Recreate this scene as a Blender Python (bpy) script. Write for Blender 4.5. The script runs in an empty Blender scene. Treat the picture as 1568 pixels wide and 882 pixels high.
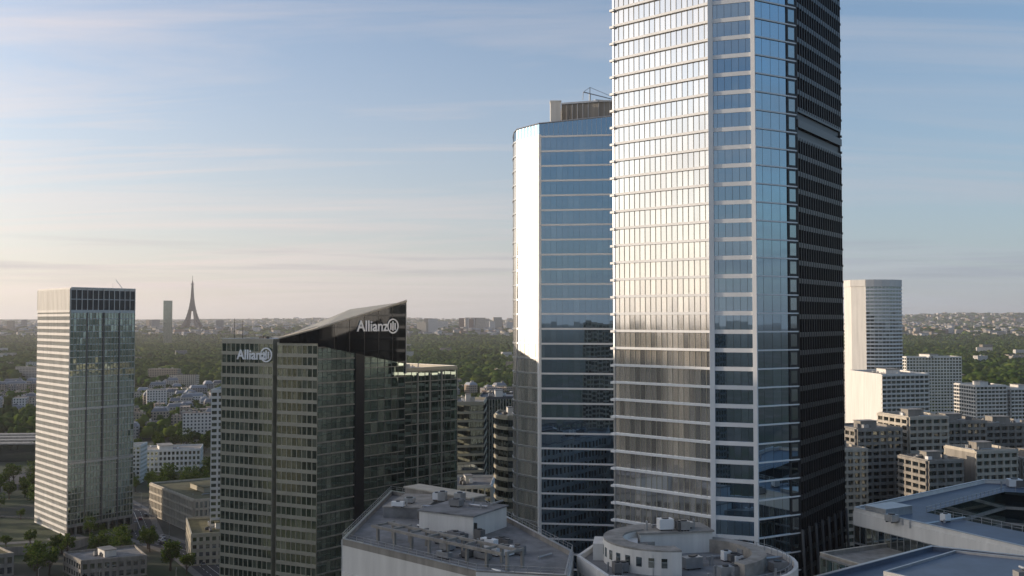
import bpy, math, random
import numpy as np
from mathutils import Vector, Matrix, noise
random.seed(7); rng=np.random.default_rng(7)
SC=bpy.context.scene
# ------------------------------------------------------------ materials
def newmat(name):
    m=bpy.data.materials.new(name); m.use_nodes=True
    nt=m.node_tree; nt.nodes.clear()
    o=nt.nodes.new('ShaderNodeOutputMaterial')
    return m,nt,o
def N(nt,t,**k):
    n=nt.nodes.new(t)
    for a,b in k.items(): setattr(n,a,b)
    return n
def pbr(name,col,rough=0.7,metal=0.0,var=0.25,scale=0.15,bump=0.0,island=0.0,streak=False):
    m,nt,o=newmat(name); L=nt.links.new
    p=N(nt,'ShaderNodeBsdfPrincipled'); L(p.outputs[0],o.inputs[0])
    p.inputs['Roughness'].default_value=rough; p.inputs['Metallic'].default_value=metal
    tc=N(nt,'ShaderNodeTexCoord'); nz=N(nt,'ShaderNodeTexNoise'); nz.inputs['Scale'].default_value=scale
    nz.inputs['Detail'].default_value=6; nz.inputs['Roughness'].default_value=.65
    if streak:
        mp=N(nt,'ShaderNodeMapping'); mp.inputs['Scale'].default_value=(3,3,.25); L(tc.outputs['Object'],mp.inputs[0]); L(mp.outputs[0],nz.inputs['Vector'])
    else: L(tc.outputs['Object'],nz.inputs['Vector'])
    mr=N(nt,'ShaderNodeMapRange'); L(nz.outputs[0],mr.inputs[0])
    mr.inputs[1].default_value=.3; mr.inputs[2].default_value=.7
    mr.inputs[3].default_value=1-var; mr.inputs[4].default_value=1+var*.6
    fac=mr.outputs[0]
    if island>0:
        g=N(nt,'ShaderNodeNewGeometry'); mi=N(nt,'ShaderNodeMapRange'); L(g.outputs['Random Per Island'],mi.inputs[0])
        mi.inputs[3].default_value=1-island; mi.inputs[4].default_value=1+island
        mu=N(nt,'ShaderNodeMath',operation='MULTIPLY'); L(fac,mu.inputs[0]); L(mi.outputs[0],mu.inputs[1]); fac=mu.outputs[0]
    vm=N(nt,'ShaderNodeVectorMath',operation='SCALE'); vm.inputs[0].default_value=col; L(fac,vm.inputs['Scale'])
    L(vm.outputs[0],p.inputs['Base Color'])
    return m
def glass(name,tint,dark,light,fac=.5,rough=.03,pl=.3,ior=1.6):
    """coated curtain-wall glass: reflective layer over room interiors / blinds that vary panel by panel"""
    m,nt,o=newmat(name); L=nt.links.new
    g=N(nt,'ShaderNodeNewGeometry'); cr=N(nt,'ShaderNodeValToRGB'); L(g.outputs['Random Per Island'],cr.inputs[0])
    e=cr.color_ramp.elements; e[0].position=0; e[0].color=(*dark,1); e[1].position=1; e[1].color=(*light,1)
    x=e.new(max(.02,1-pl-.15)); x.color=(*[d*1.4 for d in dark],1)
    x=e.new(1-pl+.05); x.color=(*[a*.7+b*.3 for a,b in zip(light,dark)],1)
    d=N(nt,'ShaderNodeBsdfDiffuse'); L(cr.outputs[0],d.inputs[0])
    gl=N(nt,'ShaderNodeBsdfGlossy'); gl.inputs['Color'].default_value=(*tint,1); gl.inputs['Roughness'].default_value=rough
    fr=N(nt,'ShaderNodeFresnel'); fr.inputs[0].default_value=ior
    ad=N(nt,'ShaderNodeMath',operation='ADD',use_clamp=True); ad.inputs[1].default_value=fac; L(fr.outputs[0],ad.inputs[0])
    mx=N(nt,'ShaderNodeMixShader'); L(ad.outputs[0],mx.inputs[0]); L(d.outputs[0],mx.inputs[1]); L(gl.outputs[0],mx.inputs[2])
    L(mx.outputs[0],o.inputs[0]); return m
def citywall(name,ramp):
    m,nt,o=newmat(name); L=nt.links.new
    uv=N(nt,'ShaderNodeUVMap'); sp=N(nt,'ShaderNodeSeparateXYZ'); L(uv.outputs[0],sp.inputs[0])
    def band(out,per,a,b):
        d=N(nt,'ShaderNodeMath',operation='DIVIDE'); L(out,d.inputs[0]); d.inputs[1].default_value=per
        f=N(nt,'ShaderNodeMath',operation='FRACT'); L(d.outputs[0],f.inputs[0])
        g1=N(nt,'ShaderNodeMath',operation='GREATER_THAN'); L(f.outputs[0],g1.inputs[0]); g1.inputs[1].default_value=a
        g2=N(nt,'ShaderNodeMath',operation='LESS_THAN'); L(f.outputs[0],g2.inputs[0]); g2.inputs[1].default_value=b
        mu=N(nt,'ShaderNodeMath',operation='MULTIPLY'); L(g1.outputs[0],mu.inputs[0]); L(g2.outputs[0],mu.inputs[1]); return mu.outputs[0]
    a=band(sp.outputs[0],3.2,.25,.72); b=band(sp.outputs[1],3.1,.28,.82)
    mu=N(nt,'ShaderNodeMath',operation='MULTIPLY'); L(a,mu.inputs[0]); L(b,mu.inputs[1])
    g=N(nt,'ShaderNodeNewGeometry'); cr=N(nt,'ShaderNodeValToRGB'); L(g.outputs['Random Per Island'],cr.inputs[0])
    cr.color_ramp.interpolation='CONSTANT'; e=cr.color_ramp.elements
    while len(e)>1: e.remove(e[-1])
    e[0].position=0; e[0].color=(*ramp[0],1)
    for i,c in enumerate(ramp[1:]): x=e.new((i+1)/len(ramp)); x.color=(*c,1)
    mx=N(nt,'ShaderNodeMixRGB'); L(mu.outputs[0],mx.inputs[0]); L(cr.outputs[0],mx.inputs[1]); mx.inputs[2].default_value=(.03,.035,.045,1)
    p=N(nt,'ShaderNodeBsdfPrincipled'); L(mx.outputs[0],p.inputs['Base Color'])
    r=N(nt,'ShaderNodeMapRange'); L(mu.outputs[0],r.inputs[0]); r.inputs[3].default_value=.85; r.inputs[4].default_value=.12; L(r.outputs[0],p.inputs['Roughness'])
    L(p.outputs[0],o.inputs[0]); return m
def leafmat(name,a,b,c):
    m,nt,o=newmat(name); L=nt.links.new
    g=N(nt,'ShaderNodeNewGeometry'); cr=N(nt,'ShaderNodeValToRGB'); L(g.outputs['Random Per Island'],cr.inputs[0])
    e=cr.color_ramp.elements; e[0].color=(*a,1); e[1].color=(*c,1); x=e.new(.55); x.color=(*b,1)
    nz=N(nt,'ShaderNodeTexNoise'); nz.inputs['Scale'].default_value=.006; nz.inputs['Detail'].default_value=4
    L(g.outputs['Position'],nz.inputs['Vector'])
    mr=N(nt,'ShaderNodeMapRange'); L(nz.outputs[0],mr.inputs[0]); mr.inputs[1].default_value=.3; mr.inputs[2].default_value=.7; mr.inputs[3].default_value=.6; mr.inputs[4].default_value=1.4
    vm=N(nt,'ShaderNodeVectorMath',operation='SCALE'); L(cr.outputs[0],vm.inputs[0]); L(mr.outputs[0],vm.inputs['Scale'])
    d=N(nt,'ShaderNodeBsdfDiffuse'); L(vm.outputs[0],d.inputs[0])
    t=N(nt,'ShaderNodeBsdfTranslucent'); L(vm.outputs[0],t.inputs[0])
    mx=N(nt,'ShaderNodeMixShader'); mx.inputs[0].default_value=.3; L(d.outputs[0],mx.inputs[1]); L(t.outputs[0],mx.inputs[2]); L(mx.outputs[0],o.inputs[0]); return m

M=dict(
 white=pbr('white_metal',(.72,.72,.71),.35,var=.08),
 whitewall=pbr('white_render',(.64,.62,.58),.8,var=.15,streak=True),
 cream=pbr('cream_concrete',(.46,.42,.35),.8,var=.2,streak=True),
 beige=pbr('beige_panel',(.38,.35,.27),.5,var=.15),
 concrete=pbr('grey_concrete',(.27,.25,.22),.85,var=.35,streak=True),
 concdark=pbr('dark_concrete',(.13,.125,.12),.85,var=.35,streak=True),
 roofgrey=pbr('grey_roof',(.20,.20,.20),.9,var=.45,scale=.25),
 roofgravel=pbr('gravel_roof',(.29,.27,.24),.95,var=.45,scale=.35),
 roofblue=pbr('blue_grey_membrane',(.07,.10,.15),.45,var=.3,scale=.2),
 zinc=pbr('zinc_roof',(.19,.20,.22),.55,var=.2,island=.5),
 tile=pbr('flat_roof_mix',(.24,.19,.15),.85,var=.25,island=.6),
 metal=pbr('duct_metal',(.42,.43,.44),.35,.7,var=.15,scale=1),
 dark=pbr('dark_metal',(.035,.037,.04),.4,.3,var=.2,scale=.6),
 black=pbr('black_panel',(.02,.021,.024),.35,.0,var=.2,scale=.6,island=.3),
 asphalt=pbr('asphalt',(.05,.05,.052),.9,var=.3,scale=.3),
 pave=pbr('paving',(.17,.16,.145),.85,var=.3,scale=.5),
 lawn=pbr('planted_deck',(.04,.055,.02),.95,var=.5,scale=.08),
 paint=pbr('road_paint',(.75,.75,.72),.7,var=.1,scale=2),
 greenroof=pbr('sedum_roof',(.12,.11,.05),.95,var=.4,scale=.3),
 bark=pbr('bark',(.07,.05,.035),.9,var=.3,scale=2),
 sign=pbr('white_sign',(.88,.88,.88),.5,var=.02),
 iron=pbr('brown_ironwork',(.10,.08,.07),.7,var=.1),
 rubber=pbr('rubber',(.02,.02,.02),.8),
)
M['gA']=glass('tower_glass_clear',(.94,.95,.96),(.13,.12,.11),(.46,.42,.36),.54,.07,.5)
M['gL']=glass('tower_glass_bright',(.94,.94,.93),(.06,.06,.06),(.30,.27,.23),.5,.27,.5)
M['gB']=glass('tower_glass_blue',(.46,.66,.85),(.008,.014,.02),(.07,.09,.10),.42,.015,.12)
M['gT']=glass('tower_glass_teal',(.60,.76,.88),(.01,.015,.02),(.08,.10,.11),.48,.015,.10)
M['gC']=glass('tower_glass_smoke',(.62,.72,.76),(.01,.013,.016),(.20,.19,.17),.42,.02,.12)
M['gD']=glass('office_glass_dark',(.58,.66,.66),(.008,.01,.012),(.16,.15,.12),.34,.025,.10)
M['gE']=glass('office_glass_green',(.60,.68,.56),(.02,.026,.02),(.22,.22,.16),.42,.05,.2)
M['gF']=glass('office_glass_grey_green',(.66,.80,.72),(.014,.022,.018),(.18,.19,.15),.45,.03,.22)
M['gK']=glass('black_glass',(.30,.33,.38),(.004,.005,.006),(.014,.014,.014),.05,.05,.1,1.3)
M['city1']=citywall('city_walls',[(.46,.41,.33),(.55,.51,.45),(.33,.28,.22),(.40,.37,.33),(.48,.42,.35),(.26,.17,.12),(.62,.59,.55),(.25,.24,.23),(.38,.30,.22)])
M['leafA']=leafmat('leaves_green',(.03,.056,.012),(.058,.098,.02),(.11,.135,.028))
M['leafF']=leafmat('forest_canopy',(.028,.056,.013),(.055,.094,.02),(.105,.13,.03))
# ------------------------------------------------------------ mesh builder
class MB:
    def __init__(s): s.v=[];s.f=[];s.m=[];s.uv=[];s.mats=[]
    def mi(s,k):
        if k not in s.mats: s.mats.append(k)
        return s.mats.index(k)
    def face(s,pts,mat,uvs=None):
        b=len(s.v); s.v.extend([tuple(p) for p in pts]); s.f.append(tuple(range(b,b+len(pts)))); s.m.append(s.mi(mat))
        s.uv.append(uvs or [(0,0)]*len(pts))
    def hexa(s,c,mat):
        b=len(s.v); s.v.extend([tuple(p) for p in c])
        for q in ((3,2,1,0),(4,5,6,7),(0,1,5,4),(1,2,6,5),(2,3,7,6),(3,0,4,7)):
            s.f.append(tuple(b+i for i in q)); s.m.append(s.mi(mat)); s.uv.append([(0,0)]*4)
    def box(s,cx,cy,z0,sx,sy,h,rot=0,mat='white'):
        a=math.radians(rot); c,n=math.cos(a),math.sin(a); P=[]
        for z in (z0,z0+h):
            for dx,dy in ((-1,-1),(1,-1),(1,1),(-1,1)):
                x=dx*sx/2;y=dy*sy/2; P.append((cx+x*c-y*n,cy+x*n+y*c,z))
        s.hexa(P,mat)
    def wbox(s,w,s0,s1,z0,z1,d0,d1,mat):
        (px,py),(ux,uy),(nx,ny)=w
        f=lambda a,d,z:(px+ux*a+nx*d,py+uy*a+ny*d,z)
        s.hexa([f(s0,d1,z0),f(s1,d1,z0),f(s1,d0,z0),f(s0,d0,z0),f(s0,d1,z1),f(s1,d1,z1),f(s1,d0,z1),f(s0,d0,z1)],mat)
    def prism(s,poly,z0,z1,ms,mt):
        b=len(s.v);n=len(poly)
        s.v.extend([(x,y,z0) for x,y in poly]+[(x,y,z1) for x,y in poly])
        acc=0
        for i in range(n):
            j=(i+1)%n; L=math.dist(poly[i],poly[j])
            s.f.append((b+i,b+j,b+n+j,b+n+i)); s.m.append(s.mi(ms)); s.uv.append([(acc,z0),(acc+L,z0),(acc+L,z1),(acc,z1)]); acc+=L
        s.f.append(tuple(b+n+i for i in range(n))); s.m.append(s.mi(mt)); s.uv.append([(0,0)]*n)
    def cyl(s,a,b,r0,r1,mat,n=8):
        a=Vector(a);b=Vector(b);d=(b-a).normalized()
        t=Vector((0,0,1)) if abs(d.z)<.9 else Vector((1,0,0)); u=d.cross(t).normalized(); w=d.cross(u)
        k=len(s.v)
        for p,r in ((a,r0),(b,r1)):
            for i in range(n):
                q=p+(u*math.cos(2*math.pi*i/n)+w*math.sin(2*math.pi*i/n))*r; s.v.append(tuple(q))
        for i in range(n):
            j=(i+1)%n; s.f.append((k+i,k+j,k+n+j,k+n+i)); s.m.append(s.mi(mat)); s.uv.append([(0,0)]*4)
        s.f.append(tuple(k+n+i for i in range(n))); s.m.append(s.mi(mat)); s.uv.append([(0,0)]*n)
        s.f.append(tuple(k+n-1-i for i in range(n))); s.m.append(s.mi(mat)); s.uv.append([(0,0)]*n)
    def build(s,name,parent=None):
        me=bpy.data.meshes.new(name); me.from_pydata(s.v,[],s.f); me.update()
        for k in s.mats: me.materials.append(M[k])
        me.polygons.foreach_set('material_index',s.m)
        uvl=me.uv_layers.new(name='UVMap'); uvl.data.foreach_set('uv',[c for q in s.uv for p in q for c in p])
        o=bpy.data.objects.new(name,me); SC.collection.objects.link(o)
        if parent: o.parent=parent
        return o
def wall(p0,p1):
    L=math.dist(p0,p1); u=((p1[0]-p0[0])/L,(p1[1]-p0[1])/L); return (tuple(p0),u,(u[1],-u[0])),L
def facade(mb,p0,p1,z0,z1,fh,bay,pw,sh,pd,sd,mg,mp,ms,tilt=.004,gd=0.0):
    w,L=wall(p0,p1); (px,py),(ux,uy),(nx,ny)=w
    nf=max(1,round((z1-z0)/fh)); fh=(z1-z0)/nf; nb=max(1,round(L/bay)); bw=L/nb
    f=lambda a,d,z:(px+ux*a+nx*d,py+uy*a+ny*d,z)
    for i in range(nf):
        za=z0+i*fh; zb=za+fh
        for j in range(nb):
            a=j*bw;b=a+bw; t1=random.gauss(0,tilt)*bw/2; t2=random.gauss(0,tilt)*fh/2
            mb.face([f(a,gd-t1-t2,za),f(b,gd+t1-t2,za),f(b,gd+t1+t2,zb),f(a,gd-t1+t2,zb)],mg)
        if sh>0: mb.wbox(w,0,L,za-sh/2,za+sh/2,gd-.06,gd+sd,ms)
    if sh>0: mb.wbox(w,0,L,z1-sh/2,z1+sh/2,gd-.06,gd+sd,ms)
    if pw>0:
        for j in range(nb+1):
            a=j*bw; mb.wbox(w,max(0,a-pw/2),min(L,a+pw/2),z0,z1-.004,gd-.07,gd+pd,mp)
def railing(mb,p0,p1,z,h=1.1,mat='metal',step=2.0):
    w,L=wall(p0,p1); n=max(1,int(L/step))
    for i in range(n+1): mb.wbox(w,i*L/n-.04,i*L/n+.04,z,z+h,-.04,.04,mat)
    mb.wbox(w,0,L,z+h,z+h+.06,-.04,.04,mat); mb.wbox(w,0,L,z+h*.5,z+h*.5+.04,-.03,.03,mat)
def parapet(mb,poly,z,h,t,mat,cap=None):
    n=len(poly)
    for i in range(n):
        w,L=wall(poly[i],poly[(i+1)%n]); mb.wbox(w,0.003*i,L,z-.3,z+h-.006*i,-t,.02+.002*i,mat)
        if cap: mb.wbox(w,-.05,L+.05,z+h+.003*i,z+h+.1+.003*i,-t-.08,.1,cap)
def units(mb,cx,cy,z,rx,ry,n,rot=0,seed=0):
    r=random.Random(seed)
    a=math.radians(rot)
    for i in range(n):
        x=r.uniform(-rx,rx);y=r.uniform(-ry,ry); X=cx+x*math.cos(a)-y*math.sin(a);Y=cy+x*math.sin(a)+y*math.cos(a)
        k=r.random()
        if k<.45:
            sx,sy,h=r.uniform(1.2,3.5),r.uniform(1,2.2),r.uniform(.8,1.9); mb.box(X,Y,z+.25,sx,sy,h,rot,r.choice(['metal','white','roofgrey','concdark']))
            for q in (-.35,.35): mb.box(X+q*sx*math.cos(a),Y+q*sx*math.sin(a),z,.2,sy*.9,.25,rot,'dark')
            mb.cyl((X,Y,z+.25+h),(X,Y,z+.45+h),min(sx,sy)*.36,min(sx,sy)*.36,'dark',10)
        elif k<.75: mb.cyl((X,Y,z),(X,Y,z+r.uniform(.8,1.8)),.2,.2,'metal'); 
        else:
            l=r.uniform(3,8); th=a+r.choice([0,math.pi/2]); mb.cyl((X,Y,z+.4),(X+l*math.cos(th),Y+l*math.sin(th),z+.4),.22,.22,'metal'); mb.cyl((X,Y,z),(X,Y,z+.5),.25,.25,'metal')
# ------------------------------------------------------------ terrain
def sm(a,b,x):
    t=min(1,max(0,(x-a)/(b-a))); return t*t*(3-2*t)
def terr(x,y):
    z=52*sm(4600,6200,y)+28*sm(7500,13000,y)
    if y>7000:
        ang=x/y
        z+=(110+50*noise.noise((x/2600,y/5000,1.3)))*sm(.30,.46,ang)*sm(8500,13000,y)
        z+=(30+45*noise.noise((x/2500,y/4000,4.3)))*sm(9000,15000,y)
    return z
def gridmesh():
    ax=lambda n,lim:np.sinh(np.linspace(-5,5,n))/math.sinh(5)*lim
    xs=ax(180,30000); ys=ax(240,30000)
    v=[];f=[]
    for y in ys:
        for x in xs: v.append((x,y,terr(x,y)))
    nx=len(xs)
    for j in range(len(ys)-1):
        for i in range(nx-1): a=j*nx+i; f.append((a,a+1,a+nx+1,a+nx))
    me=bpy.data.meshes.new('ground'); me.from_pydata(v,[],f); me.update()
    m,nt,o=newmat('ground_mix'); L=nt.links.new
    g=N(nt,'ShaderNodeNewGeometry'); n1=N(nt,'ShaderNodeTexNoise'); n1.inputs['Scale'].default_value=.012; n1.inputs['Detail'].default_value=8; L(g.outputs['Position'],n1.inputs['Vector'])
    cr=N(nt,'ShaderNodeValToRGB'); L(n1.outputs[0],cr.inputs[0]); e=cr.color_ramp.elements
    e[0].position=.42;e[0].color=(.03,.05,.018,1); e[1].position=.62; e[1].color=(.09,.085,.075,1); x=e.new(.52); x.color=(.045,.05,.035,1)
    p=N(nt,'ShaderNodeBsdfPrincipled'); p.inputs['Roughness'].default_value=.95; L(cr.outputs[0],p.inputs['Base Color']); L(p.outputs[0],o.inputs[0])
    me.materials.append(m); ob=bpy.data.objects.new('ground',me); SC.collection.objects.link(ob)
gridmesh()
# ------------------------------------------------------------ main glass tower
def main_tower():
    mb=MB()
    P=[(22.6,216),(40.8,200),(48.9,197.2),(59.2,203),(76.0,226),(62,250),(36,246)]
    z0,z1=0,229; fh=3.75
    facade(mb,P[0],P[1],z0,z1,fh,1.35,.07,.5,.12,.5,'gA','beige','white',.0018)
    facade(mb,P[1],P[2],z0,z1,fh,1.35,.05,.85,.06,.14,'gB','dark','white',.0015)
    facade(mb,P[2],P[3],z0,z1,fh,2.6,.03,.28,.03,.28,'gT','dark','white',.0015)
    w,L=wall(P[2],P[3])
    mb.wbox(w,L-2.6,L-.3,z0,z1,.02,.25,'dark')
    for i in range(61):
        mb.wbox(w,L-2.3,L-.6,z0+i*fh+.8,z0+i*fh+3.3,.2,.29,'gC')
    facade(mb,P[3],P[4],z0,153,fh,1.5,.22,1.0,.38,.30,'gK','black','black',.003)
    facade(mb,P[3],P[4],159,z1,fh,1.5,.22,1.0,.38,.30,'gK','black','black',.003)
    w,L=wall(P[3],P[4])
    mb.wbox(w,0,L,153.5,155,-1.2,-.2,'dark'); mb.wbox(w,0,L,155.2,156.8,-.3,.5,'black'); mb.wbox(w,0,L,157,158.5,-1.2,-.2,'dark')
    for i in range(62): mb.wbox(w,L-.2,L+.35,z0+i*fh-.25,z0+i*fh+.25,-.5,.45,'dark')
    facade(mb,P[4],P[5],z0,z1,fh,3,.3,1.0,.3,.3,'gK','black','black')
    facade(mb,P[5],P[6],z0,z1,fh,3,.3,1.0,.3,.3,'gC','metal','white')
    facade(mb,P[6],P[0],z0,z1,fh,1.5,.1,.5,.2,.5,'gA','metal','white')
    mb.face([(x,y,z1) for x,y in P],'roofgrey')
    for (x,y),r,s in ((P[1],20,1.0),(P[2],5,.85)): mb.box(x,y,z0,s,s,z1+2,r-30,'white')
    mb.box(P[3][0],P[3][1],z0,.5,.5,z1+2,40,'dark')
    mb.box(P[0][0],P[0][1],z0,.4,.4,z1,40,'metal')
    for i in range(62):
        mb.box(P[0][0]-.1,P[0][1],z0+i*fh-.24,1.2,1.2,.48,45,'white')
    for k in range(8):
        a=k/7; x=P[3][0]+(P[4][0]-P[3][0])*a; y=P[3][1]+(P[4][1]-P[3][1])*a
        mb.cyl((x+1.2,y-1.6,50),(x+.4,y-.4,72),.3,.3,'concdark',6)
    mb.build('glass_skyscraper')
main_tower()
# ------------------------------------------------------------ second tower
def second_tower():
    mb=MB()
    def bez(a,b,c,t): return tuple((1-t)**2*a[i]+2*t*(1-t)*b[i]+t*t*c[i] for i in(0,1))
    F=[bez((2.4,308),(-1.2,286),(1.5,282.6),t) for t in (0,.35,.6,.8)]+[(1.5,282.6),(7.7,275.1)]
    nA=5
    F+=[(7.7+8.0*k,275.1-1.05*k) for k in (1,2,3)]
    F+=[bez(F[-1],(46,270.1),(70,288),t) for t in (.2,.4,.6,.8,1)]
    P=F+[(72,332),(5,332)]
    z0,z1,fh=0,166.7,4.2
    for i in range(len(P)):
        a,b=P[i],P[(i+1)%len(P)]
        if i<nA: facade(mb,a,b,z0,z1,fh,1.5,.06,.45,.06,.25,'gL','concrete','metal',.004)
        elif i<len(F)-1: facade(mb,a,b,z0,z1,fh,1.6,.035,.5,.04,.16,'gB' ,'dark','white',.0012)
        else: facade(mb,a,b,z0,z1,fh,3,.1,1,.1,.2,'gC','metal','metal')
    mb.face([(x,y,z1-.2) for x,y in P],'roofgrey')
    mb.box(F[nA][0],F[nA][1],z0,.8,.8,z1+.6,30,'white')
    mb.box(F[nA-1][0],F[nA-1][1],z0,.4,.4,z1+.6,30,'metal')
    nF=len(F)
    def top(i): 
        return 167.3+3.2*sm(0,nA,i)**.6 if i<=nA else 170.5+5.0*(i-nA)/(nF-1-nA)
    for i in range(nF-1):
        (w,L)=wall(F[i],F[i+1]); (px,py),(ux,uy),(nx,ny)=w
        n=max(1,round(L/1.4))
        for k in range(n):
            a,b=k/n*L,(k+1)/n*L; ta=top(i)+(top(i+1)-top(i))*k/n; tb=top(i)+(top(i+1)-top(i))*(k+1)/n
            mb.face([(px+ux*a,py+uy*a,167),(px+ux*b,py+uy*b,167),(px+ux*b,py+uy*b,tb),(px+ux*a,py+uy*a,ta)],'gB')
            mb.wbox(w,a-.04,a+.04,167,ta,-.1,.06,'metal')
        A=Vector((*F[i],top(i)));B=Vector((*F[i+1],top(i+1))); mb.cyl(A,B,.22,.22,'metal',6)
    R=[(14.5,285),(25,281.5),(39,281.5),(53,286),(69,296),(66,328),(16,328)]
    mb.prism(R,166.6,178.2,'concrete','roofgrey')
    for i in range(4):
        w,L=wall(R[i],R[i+1])
        for k in range(int(L/1.6)): mb.wbox(w,k*1.6,k*1.6+.15,166.6,178,0,.18,'metal')
        mb.wbox(w,0,L,178,178.5,-.2,.4,'metal')
    mb.box(12.6,282.3,166.6,3.0,3.6,11.4,0,'whitewall'); mb.box(12.6,282.3,178.0,3.3,3.9,.25,0,'white')
    mb.box(7,290,166.6,4.5,6,3.2,20,'dark')
    units(mb,34,301,178.3,16,9,14,10,3)
    mb.build('curved_glass_tower')
    c=MB()
    c.cyl((23,287,178),(23,287,181.8),.3,.25,'metal'); c.cyl((21,286,182),(33,290,180),.17,.12,'metal'); c.cyl((23,287,183.6),(23,287,181),.1,.1,'dark')
    c.cyl((21,286,182),(20.8,286,179.6),.1,.1,'metal'); c.cyl((23,287,183.6),(33,290,180.2),.07,.07,'metal'); c.cyl((23,287,183.6),(21,286,182),.07,.07,'metal')
    c.box(25.5,288,178.6,2.5,1.8,1.4,20,'metal'); c.cyl((30,289,178.6),(30,289,182.4),.06,.05,'metal')
    c.build('roof_crane')
second_tower()
# ------------------------------------------------------------ office tower with sloped roof and sign
def ring(mb,w,s,z,r0,r1,d,mat,n=28):
    (px,py),(ux,uy),(nx,ny)=w
    f=lambda a,r,dd:(px+ux*(s+math.cos(a)*r)+nx*dd,py+uy*(s+math.cos(a)*r)+ny*dd,z+math.sin(a)*r)
    for i in range(n):
        a=2*math.pi*i/n;b=2*math.pi*(i+1)/n
        mb.face([f(a,r0,d),f(a,r1,d),f(b,r1,d),f(b,r0,d)],mat); mb.face([f(a,r1,d-.2),f(b,r1,d-.2),f(b,r1,d),f(a,r1,d)],mat); mb.face([f(a,r0,d),f(b,r0,d),f(b,r0,d-.2),f(a,r0,d-.2)],mat)
def emblem(mb,w,s,z,R,d):
    ring(mb,w,s,z,R*.82,R,d,'sign')
    for q,h0,h1 in ((-.38,-.5,.42),(0,-.62,.62),(.38,-.5,.42)): mb.wbox(w,s+q*R-R*.1,s+q*R+R*.1,z+h0*R,z+h1*R,d-.2,d,'sign')
def text(body,w,s,z,size,d,parent):
    (px,py),(ux,uy),(nx,ny)=w
    cu=bpy.data.curves.new('sign_lettering','FONT'); cu.body=body; cu.size=size; cu.extrude=.12; cu.offset=.07
    cu.materials.append(M['sign']); o=bpy.data.objects.new('sign_lettering',cu); SC.collection.objects.link(o)
    o.matrix_world=Matrix(((ux,0,nx,px+ux*s+nx*d),(uy,0,ny,py+uy*s+ny*d),(0,1,0,z),(0,0,0,1))); o.parent=parent
def sign_tower():
    mb=MB()
    A=(-88.6,300);B=(-56.4,285);C=(-34.0,311.5);D=(-18.5,330)
    w,L=wall(A,B); (u,n)=(w[1],w[2]); at=lambda s,d=0:(A[0]+u[0]*s+n[0]*d,A[1]+u[1]*s+n[1]*d)
    s1,s2=19.4,21.0
    facade(mb,A,at(s1),0,108.4,3.4,1.75,.22,1.05,.16,.22,'gE','beige','beige',.003)
    facade(mb,at(s2),B,0,108.0,3.4,1.75,.22,1.05,.16,.22,'gE','beige','beige',.003)
    mb.wbox(w,s1,s2,0,108,-3.2,-3,'black')
    for s in (s1,s2):
        p=at(s);q=at(s,-3.1); mb.face([(*p,0),(*q,0),(*q,108.4),(*p,108.4)],'beige')
    w2,L2=wall(B,D); u2,n2=w2[1],w2[2]; bt=lambda s,d=0:(B[0]+u2[0]*s+n2[0]*d,B[1]+u2[1]*s+n2[1]*d)
    LC=math.dist(B,C)
    facade(mb,B,bt(14),0,107,3.4,1.8,.07,.4,.08,.1,'gF','dark','concrete',.006)
    mb.wbox(w2,14,17.5,0,107,-.3,.5,'black')
    facade(mb,bt(17.5),bt(LC),0,107.1,3.4,2.9,.12,.26,.12,.14,'gF','concdark','concrete',.006)
    facade(mb,bt(LC),D,0,98.6,3.4,2.9,.12,.26,.12,.14,'gF','concdark','concrete',.006)
    for s in (LC+5.5,LC+11,LC+16.5): mb.wbox(w2,s,s+.4,0,98,0,.35,'concrete')
    E=(-40,352);G=(-92,340)
    facade(mb,D,E,0,98.6,3.4,3,.3,1.2,.2,.3,'gE','beige','beige'); facade(mb,E,G,0,98.6,3.4,3,.3,1.2,.2,.3,'gE','beige','beige'); facade(mb,G,A,0,98.6,3.4,3,.3,1.2,.2,.3,'gE','beige','beige')
    mb.face([(*p,98.5) for p in (A,B,D,E,G)],'roofgravel')
    lp=[A,at(s1),(at(s1)[0]+9,at(s1)[1]+24),(A[0]+9,A[1]+24)]
    mb.prism([(p[0],p[1]+.05) for p in lp],98.4,108.5,'beige','roofgravel'); parapet(mb,[(p[0],p[1]+.06) for p in lp],108.5,.8,.3,'beige','white')
    W3=(bt(LC)[0]-19,bt(LC)[1]+9)
    zt=[109.6,112.6,120.9,118.5,113.5]; zb=[108.2,108.2,98,98,98]
    off=.45
    Wp=[(at(s2+1,off)),(B[0]+.3,B[1]-off-.1),bt(LC+.1,off),W3,(at(s2)[0]+6,at(s2)[1]+22)]
    for i in range(5):
        j=(i+1)%5
        nseg=10 if i in(0,1) else 1
        for k in range(nseg):
            t0,t1=k/nseg,(k+1)/nseg
            g=lambda t:(Wp[i][0]+(Wp[j][0]-Wp[i][0])*t,Wp[i][1]+(Wp[j][1]-Wp[i][1])*t)
            def zz(arr,t): return arr[i]+(arr[j]-arr[i])*t
            lo=(lambda t: 107.6-6.4*t) if i==1 else (lambda t: zz(zb,t))
            mb.face([(*g(t0),lo(t0)),(*g(t1),lo(t1)),(*g(t1),zz(zt,t1)),(*g(t0),zz(zt,t0))],'gK' )
    mb.face([(*Wp[i],zt[i]) for i in range(5)],'beige')
    for i,j in ((0,1),(1,2)): mb.cyl((*Wp[i],zt[i]+.1),(*Wp[j],zt[j]+.1),.4,.4,'cream',6)
    mb.cyl((*Wp[0],zt[0]+.1),(*Wp[2],zt[2]+.1),.35,.35,'cream',6)
    for k in range(1,6):
        t=k/6; x=Wp[1][0]+(Wp[2][0]-Wp[1][0])*t;y=Wp[1][1]+(Wp[2][1]-Wp[1][1])*t
        mb.box(x,y,107.6-6.4*t,.16,.16,(zt[1]+(zt[2]-zt[1])*t)-(107.6-6.4*t),50,'dark')
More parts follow.
